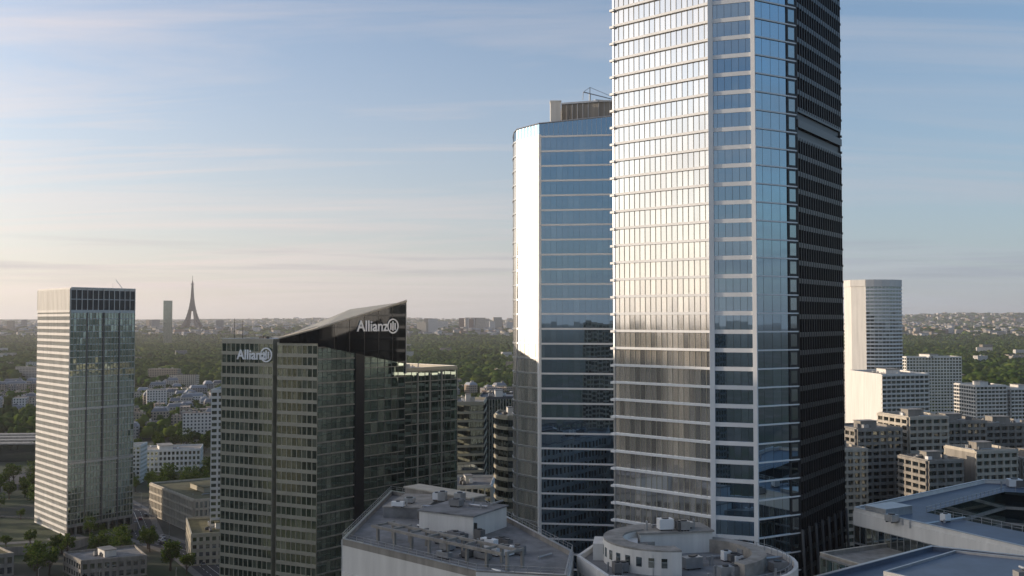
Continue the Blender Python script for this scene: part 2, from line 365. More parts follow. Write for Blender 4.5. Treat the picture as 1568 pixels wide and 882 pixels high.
    mb.cyl((*Wp[2],98),(*Wp[2],121.5),.18,.18,'metal',6)
    units(mb,-75,315,108.6,5,7,7,-25,5); units(mb,-42,335,98.6,10,6,12,-20,6)
    parapet(mb,[C,D,E,(-60,340)],98.6,1.0,.3,'beige','metal')
    for x,y,h in ((-85.5,302,7),(-83.2,303,6.5),(-76,300,1.8)): mb.cyl((x,y,108.5),(x,y,108.5+h),.12,.07,'dark',6)
    emblem(mb,w2,28.9,113.1,2.35,off+.35)
    emblem(mb,w,17.2,104.6,2.2,.62)
    o=mb.build('sloped_roof_office_tower')
    text('Allianz',w2,14.2,111.6,4.7,off+.25,o)
    text('Allianz',w,6.2,103.2,4.1,.5,o)
sign_tower()
# ------------------------------------------------------------ left tower
def left_tower():
    mb=MB(); A=(-264,546);B=(-229.8,510);C=(-207.5,539);D=(-240,575)
    facade(mb,A,B,0,131,3.35,1.7,.4,1.35,.3,.35,'gE','whitewall','whitewall')
    facade(mb,B,C,8,119,3.35,1.75,.16,.45,.25,.1,'gF','beige','metal',.006)
    facade(mb,C,D,0,131,3.35,2.5,.4,1.2,.3,.3,'gE','whitewall','whitewall'); facade(mb,D,A,0,131,3.35,2.5,.4,1.2,.3,.3,'gE','whitewall','whitewall')
    w,L=wall(B,C)
    for k in range(1,4): mb.wbox(w,k*L/4-.3,k*L/4+.3,0,119,-.1,.5,'concdark')
    mb.wbox(w,0,L,118.8,120.3,-.2,.5,'metal'); mb.wbox(w,0,L,120.3,131.9,-.4,-.1,'black')
    for k in range(13): mb.wbox(w,k*L/12-.12,k*L/12+.12,120.3,131.8,-.1,.4,'whitewall')
    mb.wbox(w,0,L,125.7,126.1,-.1,.3,'metal'); mb.wbox(w,0,L,131.6,132.2,-.4,.5,'whitewall')
    for z in (68,40): mb.wbox(w,0,L,z,z+1.1,-.1,.5,'metal')
    mb.wbox(w,0,L,7.5,9,-.3,.5,'concrete')
    for k in range(9): mb.wbox(w,k*L/8-.3,k*L/8+.3,0,8,-1,.3,'concrete')
    mb.wbox(w,0,L,0,8,-2.5,-2.2,'gD')
    w0,L0=wall(A,B); mb.wbox(w0,0,L0,119,131.3,.1,.46,'whitewall')
    for k in range(26): mb.wbox(w0,k*L0/25-.08,k*L0/25+.08,120.3,131,.4,.55,'beige')
    mb.face([(*p,131) for p in (A,B,C,D)],'roofgrey'); parapet(mb,[A,B,C,D],131,1.0,.4,'whitewall')
    units(mb,-236,543,131,14,12,12,45,4)
    mb.cyl((-213,538,131),(-217,536,137),.2,.15,'white',6); mb.cyl((-219,537,131),(-219,537,135),.15,.1,'metal',6)
    mb.build('concrete_office_tower')
    p=MB(); poly=[(-300,470),(-222,488),(-205,540),(-290,560)]
    p.prism(poly,0,3.2,'concrete','lawn'); parapet(p,poly,3.2,.9,.3,'concrete')
    p.box(-262,492,3.2,5,46,.08,-75,'pave'); p.box(-228,506,3.2,16,12,.1,47,'pave')
    p.build('podium_terrace')
left_tower()
# ------------------------------------------------------------ generic buildings
def block(name,poly,z1,fh=3.1,bay=3.2,pw=.8,sh=1.2,pd=.25,sd=.3,mg='gE',mp='cream',ms='cream',roof='roofgravel',z0=0,blank=(),blankmat='whitewall',un=6,par=1.0,clut=True):
    mb=MB(); n=len(poly); cx=sum(p[0] for p in poly)/n; cy=sum(p[1] for p in poly)/n
    for i in range(n):
        a,b=poly[i],poly[(i+1)%n]
        if i in blank:
            w,L=wall(a,b); mb.wbox(w,0,L,z0,z1,-.4,0,blankmat)
        else: facade(mb,a,b,z0,z1,fh,bay,pw,sh,pd,sd,mg,mp,ms)
    mb.face([(x,y,z1) for x,y in poly],roof); parapet(mb,poly,z1,par,.3,ms)
    if clut:
        r=min(math.dist(poly[i],(cx,cy)) for i in range(n))*.5; ang=math.degrees(math.atan2(poly[1][1]-poly[0][1],poly[1][0]-poly[0][0]))
        mb.box(cx,cy,z1,r*1.1,r*.7,3.0,ang,blankmat); mb.box(cx,cy,z1+3,r*1.2,r*.8,.2,ang,roof)
        units(mb,cx,cy,z1,r,r*.8,un,ang,int(abs(cx)*7)%97)
    return mb.build(name)
def rect(cx,cy,w,d,rot):
    a=math.radians(rot);c,s=math.cos(a),math.sin(a)
    return [(cx+x*c-y*s,cy+x*s+y*c) for x,y in ((-w/2,-d/2),(w/2,-d/2),(w/2,d/2),(-w/2,d/2))]
def round_tower():
    mb=MB(); P=[(279,822),(280,808),(289,800)]
    arc=[(289+31*t,800-4*math.sin(math.pi*t)+5*t) for t in (0.2,.4,.6,.8,1)]
    Q=P+arc+[(322,822),(300,834)]
    n=len(Q)
    for i in range(n):
        a,b=Q[i],Q[(i+1)%n]
        if i in(0,1) : w,L=wall(a,b); mb.wbox(w,0,L,0,148,-.4,.1,'whitewall')
        else: facade(mb,a,b,0,143,3.0,3.1,.25,1.25,.2,.6,'gD','whitewall','white')
        w,L=wall(a,b); mb.wbox(w,0,L,142.5,148,-.4,.62,'whitewall')
    mb.face([(x,y,147) for x,y in Q],'roofgrey'); units(mb,302,815,147,9,6,5,0,9)
    mb.build('white_residential_tower')
round_tower()
block('white_apartment_slab',[(240,700),(242.5,645),(278,656),(276,705)],78.5,3.0,3.6,.35,1.1,.9,1.1,'gD','whitewall','whitewall',blank=(3,0),un=6)
block('apartment_block',[(396,1010),(400,995),(458,1000),(455,1020)],77,mp='whitewall',ms='whitewall',blank=(3,))
block('apartment_block',[(374,830),(377,798),(404,803),(402,835)],61,3,3.4,.4,1.1,.6,.9,'gD','whitewall','whitewall',blank=(3,))
block('apartment_block',[(406,835),(409,806),(442,812),(440,840)],58,3,3.4,.4,1.1,.6,.9,'gD','whitewall','whitewall',blank=(3,))
block('apartment_block',[(296,905),(300,885),(322,890),(320,910)],86,3,3.4,.4,1.1,.6,.9,'gE','whitewall','whitewall',blank=(3,))
cc=dict(fh=2.95,pw=.9,sh=1.15,pd=.7,sd=1.0,mg='gD',blankmat='concrete')
k=0
for (x,y,w,d,r,z) in ((158,440,22,20,14,67),(184,452,20,22,14,71),(206,462,22,20,8,68),(232,470,26,20,8,66),(172,405,16,18,14,58),(196,412,20,18,14,61),(222,420,26,20,10,57),(250,432,24,24,10,62),(140,425,16,20,14,60),(276,470,30,26,5,66)):
    k+=1; mm='cream' if k in (2,6,9) else 'concrete'
    block('concrete_apartment_block',rect(x,y,w,d,r),z,bay=3.2+.5*(k%3),mp=mm,ms=mm,blank=(3,) if k%3==0 else (),**cc,un=8)
block('banded_office_block',[(-23,405),(-22,396),(-11.5,398),(-11,420),(-24,425)],81,3.4,2.4,.15,.9,.1,.3,'gD','dark','beige')
block('finned_office_block',[(-15,450),(-14,440),(6,444),(6,470),(-14,470)],79.5,3.4,1.3,.35,.2,.7,.1,'gD','beige','concdark',roof='roofgrey')
block('rounded_office_block',[(-6,350),(-4.8,344),(-1.2,340),(5,341),(7,360),(-5,362)],81,3.5,1.5,.08,1.1,.1,.5,'gD','dark','beige',roof='roofgrey')
block('framed_office_block',[(-24,378),(-22,368),(-8,371),(-7,395),(-24,395)],52,3.6,2.4,.5,.6,.5,.5,'gD','whitewall','whitewall',roof='roofgrey')
block('office_block',[(-60,430),(-56,420),(-28,424),(-30,450)],68,3.4,2.4,.15,.9,.1,.3,'gD','dark','concrete')
block('white_apartment_tower',[(-151,525),(-147.6,482),(-126,488),(-128,530)],80,3,3.2,.9,1.3,.2,.3,'gE','whitewall','whitewall',blank=(3,0))
block('arcaded_low_building',[(-215,586),(-171,531),(-140,548),(-175,610)],17.5,4.2,2.4,.9,1.1,.6,.7,'gD','cream','cream',roof='greenroof',un=4,blankmat='beige')
block('low_white_building',[(-300,765),(-288,740),(-238,752),(-245,780)],16,3.8,3,1.2,1.6,.2,.3,'gE','whitewall','whitewall',un=5)
block('white_apartment_block',[(-285,700),(-282,690),(-262,694),(-264,712)],26,3,3,1.2,1.3,.2,.3,'gE','whitewall','whitewall')
block('brown_roof_building',[(-165,500),(-150,462),(-122,470),(-130,508)],14,3.8,3,1.2,1.6,.2,.3,'gD','cream','beige',roof='greenroof',un=5)
block('low_building',[(-290,452),(-262,430),(-225,446),(-250,470)],9,3.8,3,1.2,1.6,.2,.3,'gD','concrete','concrete',roof='greenroof',un=8)
block('low_building',[(-205,452),(-190,436),(-165,446),(-178,466)],8,3.8,3,1.2,1.6,.2,.3,'gD','concrete','concrete',roof='roofgrey',un=8)
def station():
    mb=MB()
    for k in range(4):
        mb.box(-450,800+k*26,14-.5*k,150,12,1.0,4,'roofgravel'); mb.box(-450,800+k*26,0,148,10,14-.5*k,4,'gD')
        for j in range(24): mb.box(-520+j*6,794.5+k*26+j*.4,0,.5,.8,13.4,4,'concrete')
    mb.build('railway_station_canopy')
station()
# towers of the business district outside the frame: mirrored in the glass and shading the lower floors
for (x,y,w,d,r,z) in ((-262,96,30,26,15,103),(-320,50,40,32,10,126),(-400,100,40,30,5,110),(-250,10,34,30,5,96),(-420,-20,60,40,10,114),(-150,-130,50,40,0,108),(-40,-220,60,40,0,112),(60,-260,60,40,10,125),(190,-160,50,40,-10,118),(300,40,40,50,0,98),(-520,-190,80,60,0,110),(-560,0,60,40,12,106),(380,160,40,40,0,96),(330,240,50,34,0,90),(-480,160,70,40,0,96),
   (-262,226,34,30,6,144),(-256,256,30,26,0,151),(-262,284,30,24,8,145),(-258,318,30,34,4,138)):
    block('office_tower',rect(x,y,w,d,r),z,3.6,3.4,.5,1.3,.2,.25,'gD','beige','concrete',un=3,roof='roofgrey')
# ------------------------------------------------------------ foreground roofs
def fg_left():
    mb=MB(); P=[(-32.6,190),(-6,166),(9,163),(11,180),(-6,224),(-29.8,243)]
    n=len(P)
    w,L=wall(P[0],P[1]); mb.wbox(w,0,L,66,72.2,-.3,0,'whitewall')
    facade(mb,P[0],P[1],0,66,3.6,2.4,.9,1.4,.2,.22,'gD','whitewall','whitewall')
    for i in range(1,n): facade(mb,P[i],P[(i+1)%n],0,72,3.6,2.4,.9,1.4,.2,.25,'gD','whitewall','whitewall')
    mb.face([(x,y,72) for x,y in P],'roofgrey'); parapet(mb,P,72,.9,.35,'concrete','metal')
    mb.box(-10,203,72,13,13,4.2,-30,'whitewall'); mb.box(-10,203,76.2,13.6,13.6,.3,-30,'roofgrey')
    for k in range(4): mb.box(-15.2+k*2.6,198.8-k*1.5,73.4,1.2,.16,1.7,-30,'gD')
    mb.box(-22,222,72,9,16,2.2,-12,'roofgrey'); mb.box(-22,222,74.2,9.4,16.4,.2,-12,'roofgravel')
    for k in range(8):
        x=-26+k*3.6;y=191.5-k*3.25; mb.box(x,y,72,.5,.5,3,-42,'concrete')
        mb.box(x+2.6,y+3,72,.5,.5,3,-42,'concrete'); mb.box(x+1.3,y+1.5,75,.4,4.6,.4,-42,'concrete')
    w=((-27,190.6),(.742,-.670),(-.670,-.742)); mb.wbox(w,0,34,75.0,75.5,-.25,.25,'concrete'); mb.wbox(w,0,34,75.0,75.5,-4.2,-3.7,'concrete')
    mb.box(-16,232,72,22,5,2.6,-42,'concrete'); mb.box(-16,232,74.6,22.6,5.4,.3,-42,'cream')
    for s in range(4): units(mb,-14+s*3,205-s*9,72,9,7,9,-42,20+s)
    units(mb,-20,218,74.4,4,6,6,-12,31); units(mb,-10,203,76.5,4.5,5,6,-30,33)
    for i in range(n): railing(mb,P[i],P[(i+1)%n],73,1.0)
    mb.build('rooftop_terrace_building')
fg_left()
def rotunda():
    mb=MB(); cx,cy=33,176
    def arc(r,a0,a1,n,ccx=cx,ccy=cy): return [(ccx+r*math.cos(math.radians(a0+(a1-a0)*i/n)),ccy+r*math.sin(math.radians(a0+(a1-a0)*i/n))) for i in range(n+1)]
    P=arc(17,-70,50,12)+[(30,193),(17,190),(12,178),(16,164)]
    n=len(P); zr=71.6
    for i in range(n):
        facade(mb,P[i],P[(i+1)%n],0,70.5,3.4,2.2,.7,1.3,.25,.3,'gD','whitewall','whitewall'); w,L=wall(P[i],P[(i+1)%n]); mb.wbox(w,0,L+.1,70.6,72.6,-.3,.32,'whitewall')
    mb.face([(x,y,zr) for x,y in P],'roofgrey')
    A=arc(16.2,-70,50,18)
    for i in range(18): railing(mb,A[i],A[i+1],zr+.2,1.4,step=1.5)
    A=arc(12,-60,150,20); B=arc(9.5,-60,150,20)
    for i in range(20):
        mb.hexa([(*A[i],zr),(*A[i+1],zr),(*B[i+1],zr),(*B[i],zr),(*A[i],zr+2.4),(*A[i+1],zr+2.4),(*B[i+1],zr+2.4),(*B[i],zr+2.4)],'roofgravel')
    A=arc(10.5,110,280,18,27,178); B=arc(7,110,280,18,27,178)
    for i in range(18):
        mb.hexa([(*A[i+1],zr),(*A[i],zr),(*B[i],zr),(*B[i+1],zr),(*A[i+1],zr+4),(*A[i],zr+4),(*B[i],zr+4),(*B[i+1],zr+4)],'whitewall')
        mb.hexa([(*A[i+1],zr+4),(*A[i],zr+4),(*B[i],zr+4),(*B[i+1],zr+4),(*A[i+1],zr+4.3),(*A[i],zr+4.3),(*B[i],zr+4.3),(*B[i+1],zr+4.3)],'roofgravel')
    A2=arc(10.56,150,270,10,27,178)
    for i in range(0,10): 
        w2,L=wall(A2[i],A2[i+1]); mb.wbox(w2,L*.25,L*.7,zr+1.3,zr+2.9,-.05,.03,'gD')
    mb.box(30,187,zr,14,7,3.8,10,'whitewall'); mb.box(30,187,zr+3.8,14.6,7.6,.3,10,'roofgravel')
    mb.box(19,181,zr,8,6,3.0,-8,'whitewall')
    units(mb,38,172,zr,8,8,24,20,41); units(mb,30,187,zr+4.1,6,3,8,10,42); units(mb,20,172,zr,4,5,8,10,44)
    for x,y,hh in ((46,180,4),(24,168,3.5),(36,190,5.5)): mb.cyl((x,y,zr),(x,y,zr+hh),.1,.06,'metal',6)
    mb.build('rotunda_office_building')
rotunda()
def fg_right():
    mb=MB(); P=[(69.7,201),(87,165),(150,172),(152,226),(113,236)]
    Z=76
    mb.wbox(wall(P[0],P[1])[0],0,math.dist(P[0],P[1]),Z-2.6,Z,-.5,.3,'whitewall')
    mb.wbox(wall(P[1],P[2])[0],0,math.dist(P[1],P[2]),Z-2.6,Z,-.5,.3,'whitewall')
    for i in range(5): facade(mb,P[i],P[(i+1)%5],0,Z-2.6,3.6,1.6,.12,.35,.1,.2,'gD','metal','metal')
    Q=[(84,200),(95,180),(138,184),(138,214),(112,224)]
    for i in range(5):
        j=(i+1)%5; mb.face([(*P[i],Z),(*P[j],Z),(*Q[j],Z),(*Q[i],Z)],'roofblue'); mb.face([(*Q[j],Z),(*Q[i],Z),(*Q[i],Z-14),(*Q[j],Z-14)],'gD')
        w,L=wall(Q[i],Q[j])
        for zz in (Z-3.6,Z-7.2,Z-10.8): mb.wbox(w,0,L,zz-.3,zz+.3,-.3,-.05,'concrete')
        railing(mb,Q[i],Q[j],Z,1.1); 
    mb.face([(*q,Z-14) for q in Q],'roofgravel')
    parapet(mb,P,Z,.8,.4,'whitewall','metal')
    mb.box(76,199,Z,5,8,1.6,-60,'metal'); units(mb,125,229,Z,12,2.5,8,-5,51); units(mb,78,190,Z,3,6,6,-62,52); units(mb,110,173,Z,18,3,8,4,53)
    T=[(58,186),(76,150),(92,156),(74,194)]
    for i in range(4): facade(mb,T[i],T[(i+1)%4],0,70.5,3.5,1.6,.1,.3,.1,.15,'gF','metal','metal')
    mb.face([(*q,70.5) for q in T],'roofgravel'); parapet(mb,T,70.5,.7,.3,'concrete','cream')
    units(mb,72,172,70.5,4,10,10,-62,55)
    mb.build('courtyard_office_building')
    m2=MB(); R=[(41,134),(58,110),(102,114),(98,133),(64.5,152)]
    for i in range(5): facade(m2,R[i],R[(i+1)%5],0,79.6,3.6,2,.2,.8,.1,.2,'gD','metal','metal')
    m2.face([(*q,79.6) for q in R],'roofblue'); parapet(m2,R,79.6,.6,.35,'roofblue','metal')
    R2=[(50,133),(61,118),(94,121),(88,132),(65,145)]
    m2.prism(R2,79.6,80.9,'roofblue','roofblue'); parapet(m2,R2,80.9,.35,.25,'metal')
    units(m2,70,130,80.9,9,5,7,5,61); m2.build('blue_roof_building')
fg_right()
# ------------------------------------------------------------ Eiffel tower
def eiffel():
    mb=MB(); cx,cy,b=-1958,6000,56
    def hw(z):
        pts=[(0,62.5),(57,34),(115,19),(160,12),(200,8.2),(276,4.6),(300,3)]
        for (z0,a),(z1,c) in zip(pts,pts[1:]):
            if z<=z1: return a+(c-a)*(z-z0)/(z1-z0)
        return 2.5
    def leg(z0,z1,lw0,lw1):
        for sx in(-1,1):
            for sy in(-1,1):
                P=[]
                for z,lw in((z0,lw0),(z1,lw1)):
                    o=hw(z);i=o-lw
                    q=[(sx*i,sy*i),(sx*o,sy*i),(sx*o,sy*o),(sx*i,sy*o)]
                    P+= [(cx+x,cy+y,b+z) for x,y in q]
                mb.hexa(P,'iron')
    for a,c,l0,l1 in((0,20,22,20),(20,40,20,17.5),(40,57,17.5,15),(57,80,13,11.5),(80,115,11.5,9)): leg(a,c,l0,l1)
    mb.box(cx,cy,b+54,72,72,6,0,'iron'); mb.box(cx,cy,b+113,42,42,5,0,'iron')
    for a,c in((118,140),(140,170),(170,200),(200,240),(240,276)):
        P=[(cx+x*hw(z),cy+y*hw(z),b+z) for z in(a,c) for x,y in((-1,-1),(1,-1),(1,1),(-1,1))]; mb.hexa(P,'iron')
    mb.box(cx,cy,b+276,16,16,5,0,'iron'); mb.cyl((cx,cy,b+281),(cx,cy,b+298),6,3,'iron'); mb.cyl((cx,cy,b+298),(cx,cy,b+330),1.8,1.2,'iron')
    n=12
    for ax in (0,1):
        for sg in(-1,1):
            for k in range(n):
                a0=math.pi*k/n;a1=math.pi*(k+1)/n
                q=[]
                for a in(a0,a1):
                    x=38*math.cos(a);z=12+38*math.sin(a); y=sg*(hw(z)-1.5); q.append((cx+(x if ax==0 else y),cy+(y if ax==0 else x),b+z))
                mb.cyl(q[0],q[1],2,2,'iron',5)
    mb.build('eiffel_tower')
eiffel()
block('hotel_tower',rect(-1405,4000,34,22,20),193,4,4,.6,1.2,.2,.3,'gE','beige','beige',un=0,clut=False)
# ------------------------------------------------------------ city fabric
def city(name,items,wallm='city1'):
    mb=MB()
    for (x,y,w,d,r,h,kind) in items:
        z=terr(x,y)-2; a=math.radians(r);c,s=math.cos(a),math.sin(a)
        def q(k,in_): return [(x+(px*(w/2-in_))*c-(py*(d/2-in_))*s,y+(px*(w/2-in_))*s+(py*(d/2-in_))*c) for px,py in((-1,-1),(1,-1),(1,1),(-1,1))]
        b=len(mb.v); Z1=z+2+h
        ins,up=(2.2,3.4) if kind==0 else (.35,-.5)
        for pts,zz in((q(0,0),z),(q(0,0),Z1),(q(0,ins),Z1+up)): mb.v.extend([(p[0],p[1],zz) for p in pts])
        acc=0;mw=mb.mi(wallm);mr=mb.mi('zinc' if kind==0 else 'tile');mt=mb.mi('zinc' if kind==0 else 'tile')
        for i in range(4):
            j=(i+1)%4;L=(w,d)[i%2]
            mb.f.append((b+i,b+j,b+4+j,b+4+i)); mb.m.append(mw); mb.uv.append([(acc,0),(acc+L,0),(acc+L,h+2),(acc,h+2)]);acc+=L
            mb.f.append((b+4+i,b+4+j,b+8+j,b+8+i)); mb.m.append(mr); mb.uv.append([(0,0)]*4)
        mb.f.append((b+8,b+9,b+10,b+11)); mb.m.append(mt); mb.uv.append([(0,0)]*4)
        if y<2500:
            for k in range(random.randint(1,3)):
                tx=random.uniform(-.35,.35)*w;ty=random.uniform(-.25,.25)*d
                mb.box(x+tx*c-ty*s,y+tx*s+ty*c,Z1+(up if kind==0 else 0)-.3,random.uniform(1.5,4),random.uniform(1,3),random.uniform(1.2,3),r,'cream' if random.random()<.6 else 'roofgrey')
    return mb.build(name)
resv=[(-310,700,90,100),(260,670,60,60),(300,815,45,45),(300,900,40,35),(425,1005,50,35),(405,820,55,40),(-450,850,110,80),(-180,560,70,60)]
def free(x,y): return not any(abs(x-a)<c and abs(y-b)<d for a,b,c,d in resv)
items=[];treepts=[]
def forest_start(x,y):
    an=x/y
    return 1750-850*sm(.18,.34,an)+260*noise.noise((x/500,0.3,y/900))
y=600
while y<2300:
    step=29 if y<1300 else 36
    x=-.62*y-150
    while x<.62*y+150:
        g=noise.noise((x/220,y/220,7.7)); rr=22+14*noise.noise((x/400,y/400,2))
        xx=x+random.uniform(-8,8); yy=y+random.uniform(-8,8)
        if y<forest_start(x,y)-40 and free(xx,yy):
            if g>-.08 and random.random()<.8:
                tall=random.random()
                h=random.uniform(9,22)
                if tall>.96: h=random.uniform(28,42)
                items.append((xx,yy,random.uniform(13,30),random.uniform(10,18),rr+random.choice((0,90)),h,0 if random.random()<.5 and h<28 else 1))
                for _ in range(4):
                    if random.random()<.7: treepts.append((xx+random.choice((-1,1))*random.uniform(10,18),yy+random.uniform(-18,18)))
            else:
                for _ in range(7): treepts.append((xx+random.uniform(-15,15),yy+random.uniform(-15,15)))
        elif y<1200 and not free(xx,yy) and random.random()<.35: treepts.append((xx,yy))
        x+=step
    y+=step
city('city_buildings',items)
far=[]
for _ in range(3200):
    y=random.uniform(5200,9500); x=random.uniform(-.62,.62)*y
    far.append((x,y,random.uniform(18,50),random.uniform(14,30),random.uniform(0,90),random.uniform(14,28),random.choice((0,1))))
for _ in range(1500):
    y=random.uniform(9500,15000); x=random.uniform(-.6,.62)*y
    far.append((x,y,random.uniform(25,70),random.uniform(20,40),random.uniform(0,90),random.uniform(14,34),1))
for k in range(38):
    y=random.uniform(5600,6600); px=random.uniform(-160,16) if k<24 else random.uniform(-880,-160)
    far.append((px*4,y,random.uniform(26,60),22,random.uniform(-20,20),random.uniform(48,82),1))
for _ in range(90):
    y=random.uniform(1500,3600); x=random.uniform(-.6,.6)*y
    far.append((x,y,random.uniform(25,60),14,random.uniform(-20,30),random.uniform(18,32),1))
city('distant_city_buildings',far)
# ------------------------------------------------------------ forest canopy
def ico():
    import bmesh
    bm=bmesh.new(); bmesh.ops.create_icosphere(bm,subdivisions=2,radius=1)
    v=np.array([p.co[:] for p in bm.verts]); f=np.array([[q.index for q in a.verts] for a in bm.faces]); bm.free()
    keep=v[f].mean(1)[:,2]>-.45; f=f[keep]; used=np.unique(f); mp=-np.ones(len(v),int); mp[used]=np.arange(len(used)); return v[used],mp[f]
IV,IF=ico()
def canopy(name,pts,rad,hgt,mat):
    n=len(pts); nv=len(IV)
    P=np.array(pts); R=rng.uniform(.65,1.35,n)*rad; H=rng.uniform(.7,1.3,n)*hgt
    z=np.array([terr(a,b) for a,b in pts])
    V=np.repeat(IV[None],n,0)*(1+rng.normal(0,.19,(n,nv,1)))
    V[...,0]=V[...,0]*R[:,None]+P[:,0:1]; V[...,1]=V[...,1]*R[:,None]*rng.uniform(.8,1.2,(n,1))+P[:,1:2]; V[...,2]=(V[...,2]*.45+.6)*H[:,None]+z[:,None]
    F=(IF[None]+(np.arange(n)*nv)[:,None,None]).reshape(-1,3)
    me=bpy.data.meshes.new(name); me.vertices.add(n*nv); me.vertices.foreach_set('co',V.reshape(-1))
    me.loops.add(F.size); me.loops.foreach_set('vertex_index',F.reshape(-1).astype(np.int32))
    me.polygons.add(len(F)); me.polygons.foreach_set('loop_start',np.arange(0,F.size,3,dtype=np.int32)); me.update(calc_edges=True)
    me.materials.append(M[mat]); o=bpy.data.objects.new(name,me); SC.collection.objects.link(o)
fp=[]
y=880.0
while y<5300:
    st=12+ max(0,y-1400)*.003
    x=-.6*y
    while x<.6*y:
        if y>forest_start(x,y) and free(x,y) and noise.noise((x/160,y/260,9.1))>-.42: fp.append((x+random.uniform(-5,5),y+random.uniform(-5,5)))
        x+=st
    y+=st*1.15
print('forest',len(fp),'city trees',len(treepts),'houses',len(items))
canopy('distant_forest',fp,9.5,17,'leafF')
fp2=[(x,y) for x,y in ((random.uniform(-.6,.6)*yy,yy) for yy in (random.uniform(5300,13000) for _ in range(5000)))]
canopy('far_hill_woods',fp2,26,20,'leafF')
# ------------------------------------------------------------ individual trees
def tree_mesh(seed):
    r=random.Random(seed); mb=MB(); H=r.uniform(9,13)
    mb.cyl((0,0,0),(.2,.1,H*.4),.35,.22,'bark',7)
    cl=[]
    for k in range(7):
        a=2*math.pi*k/7+r.uniform(-.4,.4); e=Vector((math.cos(a)*H*.24,math.sin(a)*H*.24,H*r.uniform(.5,.8)))
        mb.cyl((.2,.1,H*r.uniform(.25,.42)),e,.14,.05,'bark',5); cl.append(e)
    mb.cyl((.2,.1,H*.4),(0,0,H*.85),.2,.05,'bark',5)
    for k in range(11): cl.append(Vector((r.uniform(-1,1)*H*.25,r.uniform(-1,1)*H*.25,H*r.uniform(.42,.98))))
    for c in cl:
        R=r.uniform(.1,.17)*H
        for q in range(46):
            d=Vector((r.gauss(0,1),r.gauss(0,1),r.gauss(0,.8))).normalized()*R*r.uniform(.4,1.05); p=c+d
            u=Vector((r.gauss(0,1),r.gauss(0,1),r.gauss(0,1))).normalized(); w=u.cross(Vector((r.gauss(0,1),r.gauss(0,1),r.gauss(0,1)))).normalized(); s=r.uniform(.25,.5)
            mb.face([p-u*s,p+w*s*.8,p+u*s,p-w*s*.8],'leafA')
    o=mb.build('tmp'); me=o.data; bpy.data.objects.remove(o); return me
TM=[tree_mesh(s) for s in (1,2,3,4)]
def tree(x,y,s=1.0,z=0):
    o=bpy.data.objects.new('deciduous_tree',random.choice(TM)); SC.collection.objects.link(o); o.location=(x,y,z); o.scale=(s*random.uniform(.9,1.2),s*random.uniform(.9,1.2),s); o.rotation_euler=(0,0,random.uniform(0,6.3))
near=[p for p in treepts if p[1]<900]; canopy('city_trees',[p for p in treepts if p[1]>=900],5.5,12,'leafA')
random.shuffle(near)
for p in near[:650]: tree(p[0],p[1],random.uniform(.9,1.6))
roadA=[(-92,395),(-128,440),(-160,490),(-196,525),(-226,590),(-262,640)]
roadB=[(-350,455),(-300,448),(-215,432),(-160,425),(-100,440)]
def droad(x,y):
    best=1e9
    for R in(roadA,roadB):
        for a,b in zip(R,R[1:]):
            ax,ay=a;bx,by=b;t=max(0,min(1,((x-ax)*(bx-ax)+(y-ay)*(by-ay))/((bx-ax)**2+(by-ay)**2))); best=min(best,math.hypot(x-ax-t*(bx-ax),y-ay-t*(by-ay)))
    return best
cnt=0
zones=[(-290,-225,430,508),(-205,-162,434,468),(-168,-118,460,512),(-300,-205,488,580),(-220,-138,528,612),(-152,-124,480,532)]
while cnt<320:
    x=random.uniform(-400,-95);y=random.uniform(425,700)
    if droad(x,y)<11 or any(a<x<b and c<y<d for a,b,c,d in zones): continue
    tree(x,y,random.uniform(.7,1.3)); cnt+=1
for x,y in ((-285,480),(-276,484),(-290,496),(-282,506),(-292,520),(-284,534),(-275,552),(-270,482),(-258,479),(-288,545),(-248,484),(-238,488),(-278,515),(-216,505),(-214,515),(-270,500)): tree(x,y,random.uniform(.6,.95),3.2)
for _ in range(130):
    tree(random.uniform(300,560),random.uniform(860,1150),random.uniform(1.2,1.8))
for _ in range(60):
    x=random.uniform(140,330);y=random.uniform(500,630); tree(x,y,random.uniform(1,1.5))
# ------------------------------------------------------------ roads
def ribbon(mb,R,o0,o1,z,mat,h=0):
    P=[Vector((*p,0)) for p in R]
    def off(i,o):
        d=(P[min(i+1,len(P)-1)]-P[max(i-1,0)]).normalized(); return P[i]+Vector((d.y,-d.x,0))*o
    for i in range(len(P)-1):
        a,b,c,d=off(i,o0),off(i,o1),off(i+1,o1),off(i+1,o0)
        if h==0: mb.face([(a.x,a.y,z),(b.x,b.y,z),(c.x,c.y,z),(d.x,d.y,z)],mat)
        else: mb.hexa([(p.x,p.y,0) for p in(a,b,c,d)]+[(p.x,p.y,h) for p in(a,b,c,d)],mat)
for k,R in enumerate((roadA,roadB)):
    mb=MB(); z=.03+.004*k; ribbon(mb,R,-7,7,z,'asphalt'); ribbon(mb,R,-10.5,-7,0,'pave',.14+.003*k); ribbon(mb,R,7,10.5,0,'pave',.14+.003*k)
    for a,b in zip(R,R[1:]):
        w,L=wall(a,b)
        for s in np.arange(2,L-3,6):
            for o in(-3.4,3.4):
                (px,py),(ux,uy),(nx,ny)=w
                q=[(px+ux*aa+nx*dd,py+uy*aa+ny*dd,z+.012) for aa,dd in((s,o-.1),(s,o+.1),(s+3,o+.1),(s+3,o-.1))]; mb.face(q[::-1],'paint')
        (px,py),(ux,uy),(nx,ny)=w
        mb.face([(px+ux*aa+nx*dd,py+uy*aa+ny*dd,z+.012) for aa,dd in((0,.1),(0,-.1),(L,-.1),(L,.1))][::-1],'paint')
    mb.build('boulevard_road')
carcols=[pbr('car_paint_'+n,c,.25,.2,var=.03) for n,c in(('white',(.7,.7,.7)),('black',(.02,.02,.025)),('silver',(.35,.36,.38)),('red',(.3,.03,.02)))]
for i,c in enumerate(carcols): M['car%d'%i]=c
